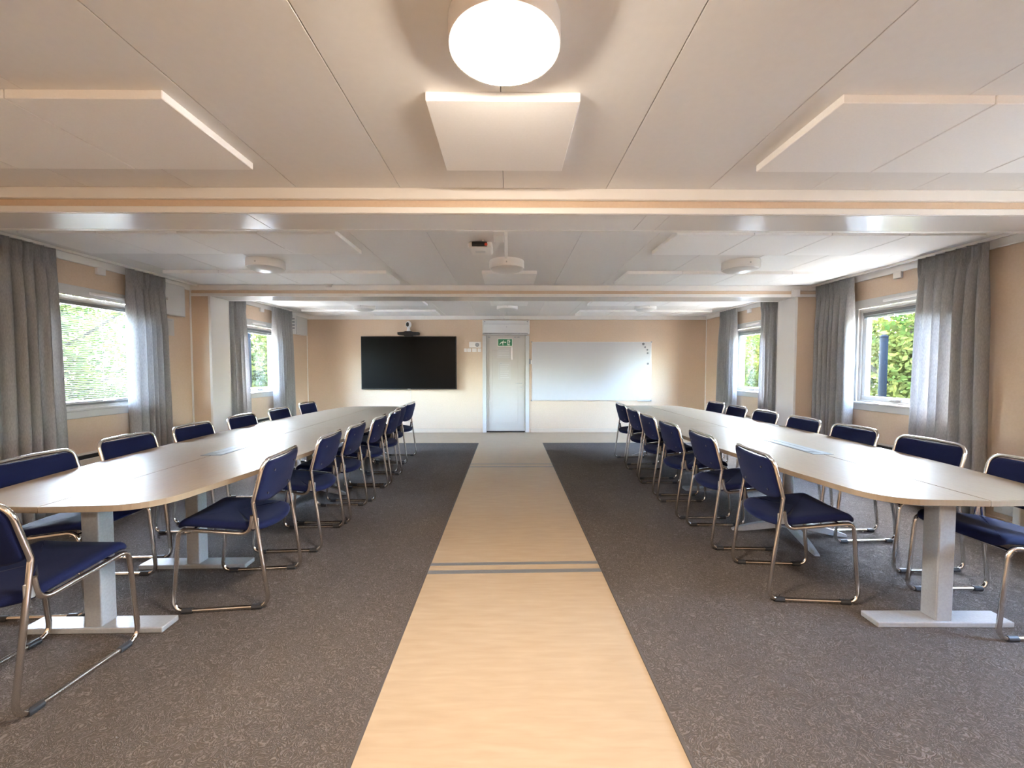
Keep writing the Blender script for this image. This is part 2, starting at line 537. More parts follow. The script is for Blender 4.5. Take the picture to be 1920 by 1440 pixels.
# ceiling beams with their wall columns
bl = ['beam over the viewer', 'near beam with a glossy underside', 'far beam with a glossy underside']
CLX, CRX = -3.97, 3.88
for i, (a, b) in enumerate(BEAMS):
    B = struct_empty('ceiling_beam', (0, a, ZB), bl[i])
    d = b - a; h = C - ZB
    box('beam_core', M['wall'], B, XL, XR, 0, d, .004, h + .02)
    box('crown', M['trim'], B, XL, XR, -.030, 0, .078, h, .004)
    box('crown', M['trim'], B, XL, XR, d, d + .030, .078, h, .004)
    box('edge_trim', M['trim'], B, XL, XR, -.008, .014, 0, .038, .003)
    box('edge_trim', M['trim'], B, XL, XR, d - .004, d + .040, -.002, .030, .004)
    xs = [CLX, -1.63, .87, 1.02, CRX] if i == 1 else [CLX, -1.45, .95, CRX]
    for x0, x1 in zip(xs, xs[1:]):
        box('soffit_panel', M['soffit'], B, x0 + .0015, x1 - .0015, .014, d - .004, -.001, .006)
    for xi, xo in ((CLX, XL), (CRX, XR)):
        s = 1 if xi < 0 else -1
        K = struct_empty('column', (xo, a, 0), 'beige wall column with white lining under the beam')
        w = abs(xi - xo)
        box('column_core', M['wall'], K, 0, s * (w - .006), 0, d, 0, ZB + .03)
        box('lining', M['trim'], K, s * (w - .006), s * w, .012, d - .012, 0, ZB)
        box('corner_trim', M['trim'], K, s * (w - .030), s * (w + .004), -.008, .012, 0, ZB + .038, .003)
        box('corner_trim', M['trim'], K, s * (w - .030), s * (w + .004), d - .012, d + .008, 0, ZB, .003)

# ------------------------------------------------------------------ windows
def window(idx, side, cy):
    x = XL if side < 0 else XR
    Wn = struct_empty('window_%d' % idx, (x, cy, 0), 'white framed window in the %s wall' % ('left' if side < 0 else 'right'))
    q = -side                                    # towards the room
    R = lambda *v: box(*v)
    # casing proud of the wall
    box('casing', M['white_paint'], Wn, 0, q * .018, -WH, WH, WZ1 - .10, WZ1, .004)
    box('casing', M['white_paint'], Wn, 0, q * .018, -WH, -WH + .075, WZ0 + .09, WZ1 - .10, .004)
    box('casing', M['white_paint'], Wn, 0, q * .018, WH - .075, WH, WZ0 + .09, WZ1 - .10, .004)
    box('casing', M['white_paint'], Wn, 0, q * .018, -WH, WH, WZ0, WZ0 + .075, .004)
    box('sill', M['white_paint'], Wn, -q * .10, q * .045, -WH, WH, WZ0 + .072, WZ0 + .098, .005)
    box('vent', M['white'], Wn, q * .016, q * .034, -.16, .22, WZ1 - .068, WZ1 - .036, .008)
    # fixed frame in the opening
    z0, z1, e = WZ0 + .098, WZ1 - .10, WH - .06
    for y0, y1, a, b in ((-e, e, z1 - .035, z1), (-e, e, z0 - .03, z0 + .02), (-e, -e + .04, z0 + .02, z1 - .035), (e - .04, e, z0 + .02, z1 - .035)):
        box('frame', M['white_paint'], Wn, -q * .10, -q * .01, y0, y1, a, b, .003)
    # sash with pane
    z0 += .02; z1 -= .035; e -= .04
    sash = struct_sash = bpy.data.objects.new('sash', None); COL.objects.link(sash); sash.parent = Wn
    for y0, y1, a, b in ((-e, e, z1 - .05, z1), (-e, e, z0, z0 + .05), (-e, -e + .05, z0 + .05, z1 - .05), (e - .05, e, z0 + .05, z1 - .05)):
        box('sash_rail', M['white_paint'], sash, -q * .075, -q * .022, y0, y1, a, b, .004)
    box('pane', M['glass'], Wn, -q * .052, -q * .047, -e + .045, e - .045, z0 + .045, z1 - .045)
    hb = box('handle_plate', M['steel'], Wn, -q * .022, -q * .008, .02, .14, z0 + .008, z0 + .028, .004)
    box('handle', M['steel'], Wn, -q * .008, q * .016, -.03, .10, z0 + .026, z0 + .040, .005)
    return (z0 + .05, z1 - .05, e - .05)
k = 1
for cy in WIN_C:
    for sd in (-1, 1):
        gz0, gz1, ge = window(k, sd, cy); k += 1

window(k, 1, WIN_NEAR)

# venetian blinds: lowered in the nearer left window, drawn up in the others
def blind(x, q, cy, lowered, label):
    b = thing('venetian_blind', label, 'blind', (x - q * .012, cy, gz1 + .03), 0, 'venetian blinds in the windows')
    e = ge + .03
    box('headrail', M['blind'], b, -.013, .013, -e, e, -.03, .005, .003)
    if lowered:
        me = None
        pitch = .0185
        N = int((gz1 - gz0 + .03) / pitch)
        for i in range(N):
            if me is None:
                bm = bmesh.new()
                vs = []
                for yy in (-e + .01, e - .01):
                    for u in range(5):
                        t = u / 4 - .5
                        vs.append(bm.verts.new((t * .017, yy, .0025 - .010 * t * t * 2 + t * -q * .0055)))
                for u in range(4): bm.faces.new((vs[u], vs[u + 1], vs[u + 6], vs[u + 5]))
                r = bmesh.ops.solidify(bm, geom=bm.faces[:], thickness=.0006)
                me = mesh_of(bm, 'slat'); me.materials.append(M['blind'])
            s = link('slat', me, None, b); s.location = (0, 0, -.042 - i * pitch)
        zb = -.042 - N * pitch
        box('bottom_rail', M['blind'], b, -.011, .011, -e + .01, e - .01, zb - .012, zb + .002, .003)
        tube('cord', M['blind'], b, [(q * .016, -.02, -.03), (q * .016, -.02, zb + .1)], .0025, 6)
    else:
        for i in range(6):
            box('slat', M['blind'], b, -.011, .011, -e + .01, e - .01, -.036 - i * .004, -.034 - i * .004)
        box('bottom_rail', M['grey'], b, -.011, .011, -e + .01, e - .01, -.072, -.060, .003)
    return b
blind(XL, 1, WIN_C[0], True, 'white venetian blind lowered over the nearer left window')
blind(XL, 1, WIN_C[1], False, 'white venetian blind drawn up in the farther left window')
blind(XR, -1, WIN_C[0], False, 'white venetian blind drawn up in the nearer right window')
blind(XR, -1, WIN_C[1], False, 'white venetian blind drawn up in the farther right window')

# curtain tracks and curtains
for a, b, nm in ((2.95, 5.52, 'nearer'), (5.95, 8.60, 'farther')):
    for x, s, sn in ((XL, 1, 'left'), (XR, -1, 'right')):
        t = thing('curtain_rail', 'thin white curtain rail above the %s %s window' % (nm, sn), 'curtain rail', (x + s * .13, a, 2.445), 0, 'curtain rails under the ceiling')
        box('track', M['trim'], t, -.012, .012, 0, b - a, 0, .025, .003)

def curtain(x, s, t0, t1, b0, b1, folds, seed, label, amp=.085):
    """t0..t1 top span along y, b0..b1 span at the hem; x is the hanging plane"""
    rnd = random.Random(seed)
    zt, zb = 2.44, .03
    K = 16
    wd = [rnd.uniform(.7, 1.35) for _ in range(folds)]
    tot = sum(wd)
    edge = [sum(wd[:i]) / tot for i in range(folds + 1)]
    am = [rnd.uniform(.65, 1.25) for _ in range(folds)]
    sk = [rnd.uniform(-.22, .22) for _ in range(folds)]
    dr = [0] + [rnd.uniform(-.035, .035) / folds * 4 for _ in range(folds - 1)] + [0]
    zs = [zt - d for d in (0, .015, .035, .06, .085, .10, .115, .135, .165, .21, .27, .35, .45)]
    zs += [zs[-1] - (zs[-1] - zb) * i / 12 for i in range(1, 13)]
    bm = bmesh.new()
    grid = []
    for z in zs:
        d = zt - z
        f = d / (zt - zb)
        hd = 1.0 if d < .085 else max(0.0, 1 - (d - .085) / .16)     # 1 in the gathered heading
        hd = hd * hd * (3 - 2 * hd)
        grow = min(1.0, .45 + .55 * max(0, d - .1) / .5)
        row = []
        for k in range(folds):
            u0, u1 = edge[k] + dr[k] * f, edge[k + 1] + dr[k + 1] * f
            for i in range(K + (1 if k == folds - 1 else 0)):
                fr = i / K
                g = fr + sk[k] * fr * (1 - fr) * (1 - hd)
                body = amp * am[k] * grow * (abs(math.sin(math.pi * g)) ** .75 - .45)
                # pinch pleat: three tight ridges gathered at the middle of the fold
                e = (fr - .5) / .20
                pin = math.exp(-e * e) * (.040 + .016 * math.cos(3 * math.pi * e * .9))
                ripple = .003 * math.sin(fr * 6.283 * 2 + k)
                off = body * (1 - hd) + (pin + ripple - .014) * hd
                u = u0 + (u1 - u0) * fr
                ease = f ** .8
                y = (t0 + (t1 - t0) * u) * (1 - ease) + (b0 + (b1 - b0) * u) * ease
                row.append(bm.verts.new((s * off, y, z)))
        grid.append(row)
    for r0, r1 in zip(grid, grid[1:]):
        for i in range(len(r0) - 1): bm.faces.new((r0[i], r0[i + 1], r1[i + 1], r1[i]))
    yc = (b0 + b1) / 2
    bmesh.ops.translate(bm, vec=(0, -yc, 0), verts=bm.verts[:])
    o = link('curtain', mesh_of(bm, 'curtain', True), M['curtain'])
    o.location = (x, yc, 0)
    md = o.modifiers.new('cloth', 'SOLIDIFY'); md.thickness = .002
    tag(o, label, 'curtain', 'grey curtains beside the windows')
    return o
cx = XL + .13
curtain(cx, 1, 3.20, 3.82, 3.16, 3.87, 7, 1, 'grey pleated curtain at the left edge of the picture')
curtain(cx, 1, 4.50, 5.00, 4.52, 5.06, 6, 2, 'grey pleated curtain between lowered blind and white wall cabinet')
curtain(cx, 1, 6.05, 6.50, 6.05, 6.62, 5, 3, 'grey curtain beside the left column, before the far left window')
curtain(cx, 1, 7.24, 7.88, 7.30, 7.98, 7, 4, 'grey curtain at the far left corner, past the far left window')
cx = XR - .13
curtain(cx, -1, 3.50, 4.08, 3.46, 4.14, 7, 5, 'wide grey curtain nearest on the right with daylight showing through')
curtain(cx, -1, 4.86, 5.44, 4.86, 5.46, 7, 6, 'grey curtain between the nearer right window and the right column')
curtain(cx, -1, 6.18, 6.62, 6.12, 6.66, 6, 7, 'dark grey curtain behind the right column, before the far right window')
curtain(cx, -1, 7.34, 7.90, 7.34, 8.00, 7, 8, 'grey curtain at the far right corner, past the far right window')

curtain(cx, -1, 1.02, 1.40 - .30, .85, 1.12, 4, 9, 'unseen grey curtain added to trim daylight, near side of the nearest right window')  # this pair is added out of view to narrow the near window's daylight
curtain(cx, -1, 1.68, 2.20, 1.66, 2.22, 6, 10, 'unseen grey curtain added to trim daylight, far side of the nearest right window')

# panel radiators under the windows
for x, s, sn in ((XL, 1, 'left'), (XR, -1, 'right')):
    for cy, nm in ((WIN_C[0], 'nearer'), (WIN_C[1], 'farther')):
        t = thing('panel_radiator', 'low beige panel radiator under the %s %s window' % (nm, sn), 'radiator', (x, cy, .12), 0, 'panel radiators under the windows')
        box('front_panel', M['radiator'], t, s * .045, s * .068, -.60, .60, 0, .345, .006)
        box('back_panel', M['radiator'], t, s * .004, s * .02, -.60, .60, .02, .402, .004)
        box('slot', M['slot'], t, s * .02, s * .044, -.59, .59, .02, .380)
        box('end_cap', M['radiator'], t, s * .004, s * .068, -.612, -.60, 0, .385, .003)
        box('end_cap', M['radiator'], t, s * .004, s * .068, .60, .612, 0, .385, .003)

# ------------------------------------------------------------------ acoustic panels on the ceiling
panel_me = None
def acoustic(x0, y0, label):
    global panel_me
    if panel_me is None:
        bm = bmesh.new(); bm_box(bm, 0, .624, 0, .585, -.036, 0, .003); panel_me = mesh_of(bm, 'acoustic_panel'); panel_me.materials.append(M['panel'])
    o = link('acoustic_panel', panel_me)
    o.location = (x0, y0, C)
    return tag(o, label, 'ceiling panel', 'acoustic panels on the ceiling')
ords = ['first', 'second', 'third', 'fourth']
rows = [(1.69, 'ceiling row nearest the viewer'), (3.33, 'ceiling row just past the near beam'), (4.70, 'ceiling row just before the far beam'), (6.50, 'ceiling row just past the far beam'), (7.80, 'ceiling row nearest the end wall')]
for y, rn in rows:
    for i in range(4):
        acoustic(-1.372 - .630 * (i + 1), y, 'acoustic panel, %s left of the middle, %s' % (ords[i], rn))
        acoustic(1.355 + .630 * i, y, 'acoustic panel, %s right of the middle, %s' % (ords[i], rn))
acoustic(-.333, 1.69, 'white acoustic panel beyond the lit ceiling lamp')
acoustic(-.30, 4.70, 'white acoustic panel behind the middle unlit lamp')
acoustic(-.30, 6.50, 'white acoustic panel on the middle line past the far beam')

# ------------------------------------------------------------------ ceiling lamps
def lamp(x, y, lit, label):
    t = thing('ceiling_lamp', label, 'ceiling lamp', (x, y, C), 0, 'round ceiling lamps')
    lathe('housing', M['white'], t, [(0, 0), (.178, 0), (.180, -.004), (.181, -.07), (.178, -.078), (.171, -.080), (.169, -.074), (0, -.070)], 56)
    prof = [(.169, -.074)] + [(.169 * math.cos(a), -.074 - .040 * math.sin(a)) for a in [math.pi / 2 * i / 8 for i in range(1, 8)]] + [(0, -.114)]
    lathe('diffuser', M['lit'] if lit else M['diff'], t, prof, 56)
    box('clip', M['steel'], t, -.006, .006, -.186, -.180, -.055, -.040, .002)
    return t
lamp(-.012, 1.365, True, 'large lit round ceiling lamp above the viewer')
lamp(-2.45, 1.365, False, 'unlit round ceiling lamp out on the left of the near section')
lamp(2.42, 1.365, False, 'unlit round ceiling lamp out on the right of the near section')
for x, w_ in ((-2.45, 'left'), (-.012, 'middle'), (2.42, 'right')):  # three lamps added out of view to fill the foreground with warm light
    lamp(x, -1.75, True, 'unseen fill lamp added on the ceiling, %s one of three behind the viewer' % w_)
lamp(-2.50, 4.30, False, 'unlit round lamp above the left table past the near beam')
lamp(-.016, 4.30, False, 'unlit round lamp on the middle line below the white conduit')
lamp(2.42, 4.30, False, 'unlit round lamp above the right table past the near beam')
lamp(-2.50, 7.20, False, 'small unlit round lamp above the far end of the left table')
lamp(-.017, 7.20, False, 'small unlit round lamp in front of the door')
lamp(2.40, 7.20, False, 'small unlit round lamp above the far end of the right table')

# conduit and small ceiling devices
t = thing('cable_conduit', 'white cable conduit running from beam to middle lamp', 'conduit', (-.02, 2.93, C))
box('channel', M['white'], t, -.014, .014, 0, 1.19, -.018, 0, .003)
box('junction_box', M['white'], t, -.10, -.016, .42, .60, -.04, 0, .006)
t = thing('emergency_light', 'white ceiling unit with dark lamp and red light', 'ceiling unit', (-.245, 3.74, C))
box('housing', M['white'], t, -.105, .105, -.12, .13, -.055, 0, .018, 2)
box('label_plate', M['air'], t, -.05, .04, -.02, .05, -.058, -.054, .002)
bm = bmesh.new(); bm_tube(bm, [(-.07, -.125, -.028), (.06, -.125, -.028)], .020, 14)
link('lamp_tube', mesh_of(bm, 'lamp_tube', True), M['black'], t)
lathe('indicator', M['red'], t, [(0, -.012), (.011, -.010), (.014, 0), (.011, .010), (0, .012)], 14, loc=(.052, -.140, -.034))
box('bracket', M['white'], t, .02, .035, -.16, -.10, -.012, 0, .002)
t = thing('smoke_detector', 'small white detector on the ceiling before the far beam', 'detector', (-2.36, 5.46, C))
lathe('base', M['white'], t, [(0, 0), (.05, 0), (.05, -.014), (.042, -.02)], 24)
lathe('sensor', M['white'], t, [(.042, -.018), (.036, -.034), (.02, -.04), (0, -.041)], 24)
t = thing('cable_clip', 'small white bracket at the ceiling above the door', 'bracket', (-.09, 8.42, C))
box('stem', M['white'], t, -.012, .012, 0, .22, -.02, 0, .003)
box('cap', M['white'], t, -.02, .014, .20, .27, -.065, 0, .006)
t = thing('junction_box', 'white junction box at the right end of the far beam', 'junction box', (3.86, 5.535, 2.36))
box('cover', M['white'], t, -.05, .05, -.035, .006, -.035, .06, .006)
box('cable', M['white'], t, -.012, .012, -.02, .005, -.06, -.035, .002)
for x, s, y, lab in ((XL, 1, 4.33, 'small white box under the crown above the blind'), (XR, -1, 4.42, 'small white box under the crown above the nearer right window'),
                     (XL, 1, 7.12, 'small white box under the crown above the far left window'), (XR, -1, 7.15, 'small white box under the crown above the far right window')):
    t = thing('wall_box', lab, 'junction box', (x, y, 2.33), 0, 'small boxes above the windows')
    box('cover', M['white'], t, 0, s * .035, -.045, .045, 0, .075, .005)
    box('lid_joint', M['trim'], t, s * .035, s * .037, -.036, .036, .012, .063, .001)

# ------------------------------------------------------------------ wall fittings on the long walls
t = thing('wall_cabinet', 'white wall cabinet beside the curtain, high on the left wall', 'cabinet', (XL, 5.15, 2.02))
box('body', M['base'], t, 0, .10, -.15, .15, 0, .375, .004)
d = box('door', M['white_paint'], t, .10, .125, -.155, .155, -.004, .38, .008, 2)
box('lock', M['steel'], d, .125, .135, -.135, -.115, .17, .20, .003)
t = thing('wall_cabinet', 'white wall cabinet high in the far left corner', 'cabinet', (XL, 8.30, 2.04))
box('body', M['white'], t, 0, .09, -.20, .22, 0, .345, .004)
d = box('door', M['white_paint'], t, .09, .11, -.205, .225, -.004, .35, .006, 2)
for z in (.10, .16, .22, .28): box('fuse', M['grey'], t, .02, .07, -.206, -.199, z, z + .025, .002)
t = thing('notice_sheet', 'white notice sheet with printed lines below the left cabinet', 'notice', (XL, 5.17, 1.775))
box('sheet', M['paper'], t, 0, .004, -.09, .10, 0, .215)
for z, w in ((.185, .07), (.15, .03), (.12, .02)): box('print', M['ink'], t, .004, .0048, -.07, -.07 + w * 2, z, z + .012)
t = thing('wall_control', 'white control box with dark dial beside the right curtain', 'thermostat', (XR, 5.50, 2.25))
box('cover', M['white'], t, 0, -.04, -.055, .055, 0, .15, .006)
lathe('dial', M['black'], t, [(0, -.008), (.016, -.008), (.018, 0), (.018, .012)], 18, 'X', (-.042, 0, .055))
t = thing('wall_socket', 'white socket low on the right wall behind the chairs', 'socket', (XR, 3.40, .125))
box('plate', M['white'], t, 0, -.012, -.075, .075, 0, .085, .004)
lathe('outlet', M['trim'], t, [(0, 0), (.022, 0), (.024, .004)], 18, 'X', (-.013, -.034, .042))
lathe('outlet', M['trim'], t, [(0, 0), (.022, 0), (.024, .004)], 18, 'X', (-.013, .034, .042))

# ------------------------------------------------------------------ end wall
# door
D = struct_empty('door_1', (0, YE, 0), 'white panelled door with lever handle under the air heater')
box('casing', M['white_paint'], D, DX0 - .045, DX0 + .035, -.022, .10, 0, DZ - .02, .005)
box('casing', M['white_paint'], D, DX1 - .035, DX1 + .045, -.022, .10, 0, DZ - .02, .005)
box('casing', M['white_paint'], D, DX0 - .045, DX1 + .045, -.022, .10, DZ - .006, DZ + .03, .005)
lx0, lx1 = DX0 + .037, DX1 - .045
lf = box('leaf', M['door'], D, lx0, lx1, .022, .062, .028, DZ - .012, .003)
box('gap', M['slot'], D, lx0, lx1, .03, .055, .002, .028)
box('jamb', mat('jamb_board', (.42, .37, .27), .5), D, lx1, DX1 - .035, .012, .06, .028, DZ - .036)  # narrow tan strip beside the leaf, darker than the casing
for x0, x1, z0, z1 in ((lx0 + .12, lx1 - .15, 1.75, 1.756), (lx0 + .12, lx1 - .15, .20, .206), (lx0 + .12, lx0 + .126, .206, 1.75), (lx1 - .156, lx1 - .15, .206, 1.75)):
    box('moulding', M['door'], lf, x0, x1, .016, .023, z0, z1, .002)
box('moulding', M['door'], lf, lx0 + .05, lx0 + .058, .016, .023, .05, DZ - .06, .002)
box('light_stop', M['grey'], D, DX0, DX1, .105, .158, -.10, DZ)  # unseen backing added to stop sun leaking round the leaf
hz = 1.045
lathe('rose', M['steel'], lf, [(0, .006), (.022, .006), (.024, 0), (.024, -.004)], 20, 'Y', (.285, .018, hz))
tube('lever', M['steel'], lf, fillet([(.285, .02, hz), (.285, -.03, hz), (.16, -.034, hz)], [0, .015, 0]), .008)
lathe('rose', M['steel'], lf, [(0, .006), (.024, .006), (.026, 0), (.026, -.004)], 20, 'Y', (.290, .018, hz - .085))
tube('thumb_turn', M['steel'], lf, [(.290, .012, hz - .085), (.288, -.015, hz - .085), (.235, -.017, hz - .083)], .007)
for x in (lx0 + .03, .12, .19): box('door_stay', M['grey'], lf, x, x + .05, .004, .022, DZ - .062, DZ - .046, .002)

# exit sign on the door: running figure and doorway in white on green
sx, sy, sz = -.068, YE + .016, 1.915
t = thing('exit_sign', 'green emergency exit sign with running figure on the door', 'sign', (sx, sy, sz))
box('plate', M['signwhite'], t, -.158, .158, 0, .005, -.083, .083, .002)
box('field', M['green'], t, -.146, .146, -.003, 0, -.072, .072)
P = lambda pts: flat('pictogram', M['signwhite'], t, pts, -.0045, .0015)
P([(-.045, .038), (-.035, .046), (-.030, .036), (-.038, .028)])                                     # head
P([(-.062, .018), (-.036, .028), (-.026, .010), (-.040, -.022), (-.062, -.012)])                    # torso
P([(-.062, .018), (-.070, .010), (-.096, -.004), (-.120, -.038), (-.108, -.046), (-.088, -.018), (-.060, -.004)])   # trailing leg and arm
P([(-.036, .024), (-.010, .012), (.014, .014), (.028, .004), (.014, -.008), (-.012, -.004), (-.034, .006)])        # leading arm
P([(-.058, -.010), (-.040, -.022), (-.036, -.060), (-.050, -.060), (-.056, -.030)])                 # standing leg
P([(.050, .056), (.104, .056), (.104, .040), (.066, .040), (.066, -.040), (.104, -.040), (.104, -.058), (.050, -.058)])   # doorway frame
P([(.078, .028), (.108, .034), (.108, .006), (.090, .002), (.104, -.018), (.084, -.026)])           # figure in the doorway
# sheets on the door
t = thing('door_notice', 'small white notice sheet under the exit sign', 'notice', (-.078, YE + .018, 1.69))
box('sheet', M['paper'], t, -.16, .16, 0, .003, -.105, .105)
box('holder', M['alu'], t, .135, .175, -.006, .003, -.14, .125, .003)
for z in (.05, .0, -.05): box('print', M['air'], t, -.13, .09, -.0006, 0, z, z + .006)
t = thing('door_notice', 'tall white printed sheet in the middle of the door', 'notice', (-.08, YE + .018, 1.31))
box('sheet', M['paper'], t, -.135, .135, 0, .003, -.19, .19)
box('print', M['ink'], t, -.105, -.101, -.0006, 0, -.16, .15)
for i in range(7): box('print', M['air'], t, -.09, .10 - .02 * (i % 3), -.0006, 0, .13 - i * .045, .136 - i * .045)
box('print', M['ink'], t, -.092, -.06, -.0008, 0, .150, .165)

# air heater above the door
t = thing('air_heater', 'pale grey air heater cabinet mounted above the door', 'heater', (-.045, YE, 2.095))
bm = bmesh.new(); bm_box(bm, -.475, .475, -.19, 0, 0, .265, .012, 2)
link('cabinet', mesh_of(bm, 'cabinet'), M['air'], t)
box('top_grille', M['air'], t, -.47, .47, -.20, -.188, .192, .262, .006)
box('seam', M['grey'], t, -.465, .465, -.1915, -.189, .184, .189)
box('end_cap', M['white'], t, -.488, -.474, -.195, 0, -.01, .27, .005)
box('end_cap', M['white'], t, .474, .488, -.195, 0, -.01, .27, .005)
for x in (-.44, .44): lathe('screw', M['grey'], t, [(0, .003), (.011, .003), (.012, 0)], 12, 'Y', (x, -.2005, .235))
lathe('indicator', M['grey'], t, [(0, .003), (.007, .003), (.008, 0)], 12, 'Y', (.01, -.1905, .128))
box('outlet_slot', M['slot'], t, -.45, .45, -.17, -.11, -.002, .002)

# television and conference camera
tx0, tx1, tz0, tz1 = -3.075, -1.085, .925, 2.035
t = thing('television', 'large black flat television on the end wall', 'television', ((tx0 + tx1) / 2, YE - .03, (tz0 + tz1) / 2))
hw, hh = (tx1 - tx0) / 2, (tz1 - tz0) / 2
box('mount', M['black'], t, -.4, .4, -.03, .03, -.25, .25)
box('casing', M['bezel'], t, -hw, hw, -.075, -.028, -hh, hh, .006)
box('screen', M['screen'], t, -hw + .014, hw - .014, -.0775, -.074, -hh + .020, hh - .014)
box('badge', M['alu'], t, -.03, .03, -.0785, -.075, -hh + .005, -hh + .012)
t = thing('conference_camera', 'white ball camera on a black bar above the television', 'camera', (-2.085, YE - .075, tz1))
bm = bmesh.new()
pl = rounded([(-.22, .030), (-.205, .028), (-.09, .018), (-.075, 0), (.075, 0), (.09, .018), (.205, .028), (.22, .030), (.225, .085), (.10, .092), (.06, .105), (-.06, .105), (-.10, .092), (-.225, .085)], [.01] * 14, 3)
a = [bm.verts.new((x, -.045, z)) for x, z in pl]; b = [bm.verts.new((x, .055, z)) for x, z in pl]
bm.faces.new(a[::-1]); bm.faces.new(b)
for i in range(len(pl)): bm.faces.new((a[i], a[(i + 1) % len(pl)], b[(i + 1) % len(pl)], b[i]))
link('bar', mesh_of(bm, 'bar'), M['black'], t)
lathe('neck', M['white'], t, [(0, .10), (.042, .10), (.034, .135), (.026, .16), (.026, .185)], 24)
bm = bmesh.new(); bmesh.ops.create_uvsphere(bm, u_segments=28, v_segments=18, radius=.060)
bmesh.ops.scale(bm, vec=(1, 1, 1.22), verts=bm.verts[:]); bmesh.ops.translate(bm, vec=(0, 0, .245), verts=bm.verts[:])
hd = link('head', mesh_of(bm, 'head', True), M['white'], t)
bm = bmesh.new(); bmesh.ops.create_uvsphere(bm, u_segments=20, v_segments=12, radius=.035)
bmesh.ops.scale(bm, vec=(.9, .5, 1.35), verts=bm.verts[:]); bmesh.ops.translate(bm, vec=(-.008, -.052, .245), verts=bm.verts[:])
link('lens', mesh_of(bm, 'lens', True), M['black'], hd)
t = thing('cable_duct', 'thin beige cable duct on the wall below the television', 'cable duct', (-2.07, YE, .09))
box('channel', M['base'], t, -.012, .012, -.014, 0, 0, .835, .003)
box('clip', M['base'], t, -.014, .014, -.016, 0, .40, .43, .002)

# switches and thermostat left of the door
t = thing('thermostat', 'white thermostat with grey dial left of the door', 'thermostat', (-.70, YE, 1.80))
box('cover', M['white'], t, -.125, .125, -.045, 0, 0, .125, .010, 2)
box('display', M['trim'], t, -.10, -.03, -.0465, -.044, .03, .10, .002)
lathe('dial', M['grey'], t, [(0, .012), (.038, .012), (.042, .004), (.042, 0)], 24, 'Y', (.045, -.045, .062))
for i, x in enumerate((-.905, -.825, -.715, -.61)):
    w = (.030, .040, .048, .036)[i]
    t = thing('light_switch', 'white light switch, %s from the left in the row by the door' % ords[i], 'switch', (x, YE, 1.712), 0, 'light switches by the door')
    box('plate', M['white'], t, -w, w, -.012, 0, 0, .076, .004)
    box('rocker', M['trim'], t, -w + .014, w - .014, -.018, -.011, .016, .060, .003)

# whiteboard with magnets
bx0, bx1, bz0, bz1 = .498, 3.035, .682, 1.925
t = thing('whiteboard', 'wide whiteboard with slim aluminium frame right of the door', 'whiteboard', ((bx0 + bx1) / 2, YE - .012, (bz0 + bz1) / 2))
hw, hh = (bx1 - bx0) / 2, (bz1 - bz0) / 2
box('panel', M['board'], t, -hw + .008, hw - .008, -.008, .012, -hh + .008, hh - .008)
for a in ((-hw, hw, hh - .014, hh), (-hw, hw, -hh, -hh + .014), (-hw, -hw + .014, -hh + .014, hh - .014), (hw - .014, hw, -hh + .014, hh - .014)):
    box('frame', M['alu'], t, a[0], a[1], -.014, .012, a[2], a[3], .003)
for sx_ in (-1, 1):
    for sz_ in (-1, 1):
        box('corner', M['grey'], t, sx_ * hw - .016, sx_ * hw + .016 if False else sx_ * hw + .002 * sx_ + .014, -.016, .012, sz_ * hh - .014, sz_ * hh + .014, .004)
box('pen_tray', M['alu'], t, hw - .29, hw - .03, -.075, -.012, -hh - .012, -hh + .004, .003)
for x, z, i in ((2.862, 1.885, 0), (2.900, 1.815, 1), (2.948, 1.760, 2), (2.955, 1.690, 3), (2.962, 1.465, 4)):
    r = (.026, .019, .019, .019, .022)[i]
    o = thing('magnet', ['dark round magnet highest on the whiteboard', 'dark round magnet second from the top of the whiteboard', 'dark round magnet third from the top of the whiteboard', 'dark round magnet fourth from the top of the whiteboard', 'dark round magnet by itself lower at the whiteboard edge'][i], 'magnet', (x, YE - .021, z), 0, 'magnets on the whiteboard')
    lathe('disc', M['gunmetal'], o, [(0, .010), (r * .85, .010), (r, .007), (r, 0), (0, 0)], 18, 'Y')
t = thing('wall_switch', 'grey push switch between door frame and whiteboard', 'switch', (.462, YE, 1.455))
box('plate', M['grey'], t, -.024, .014, -.035, 0, 0, .11, .004)
box('button', M['white'], t, .014, .034, -.03, -.004, .0, .085, .003)

# ------------------------------------------------------------------ tables
def half_width(u):
    return .685 - .212 * abs(u) ** 2.3

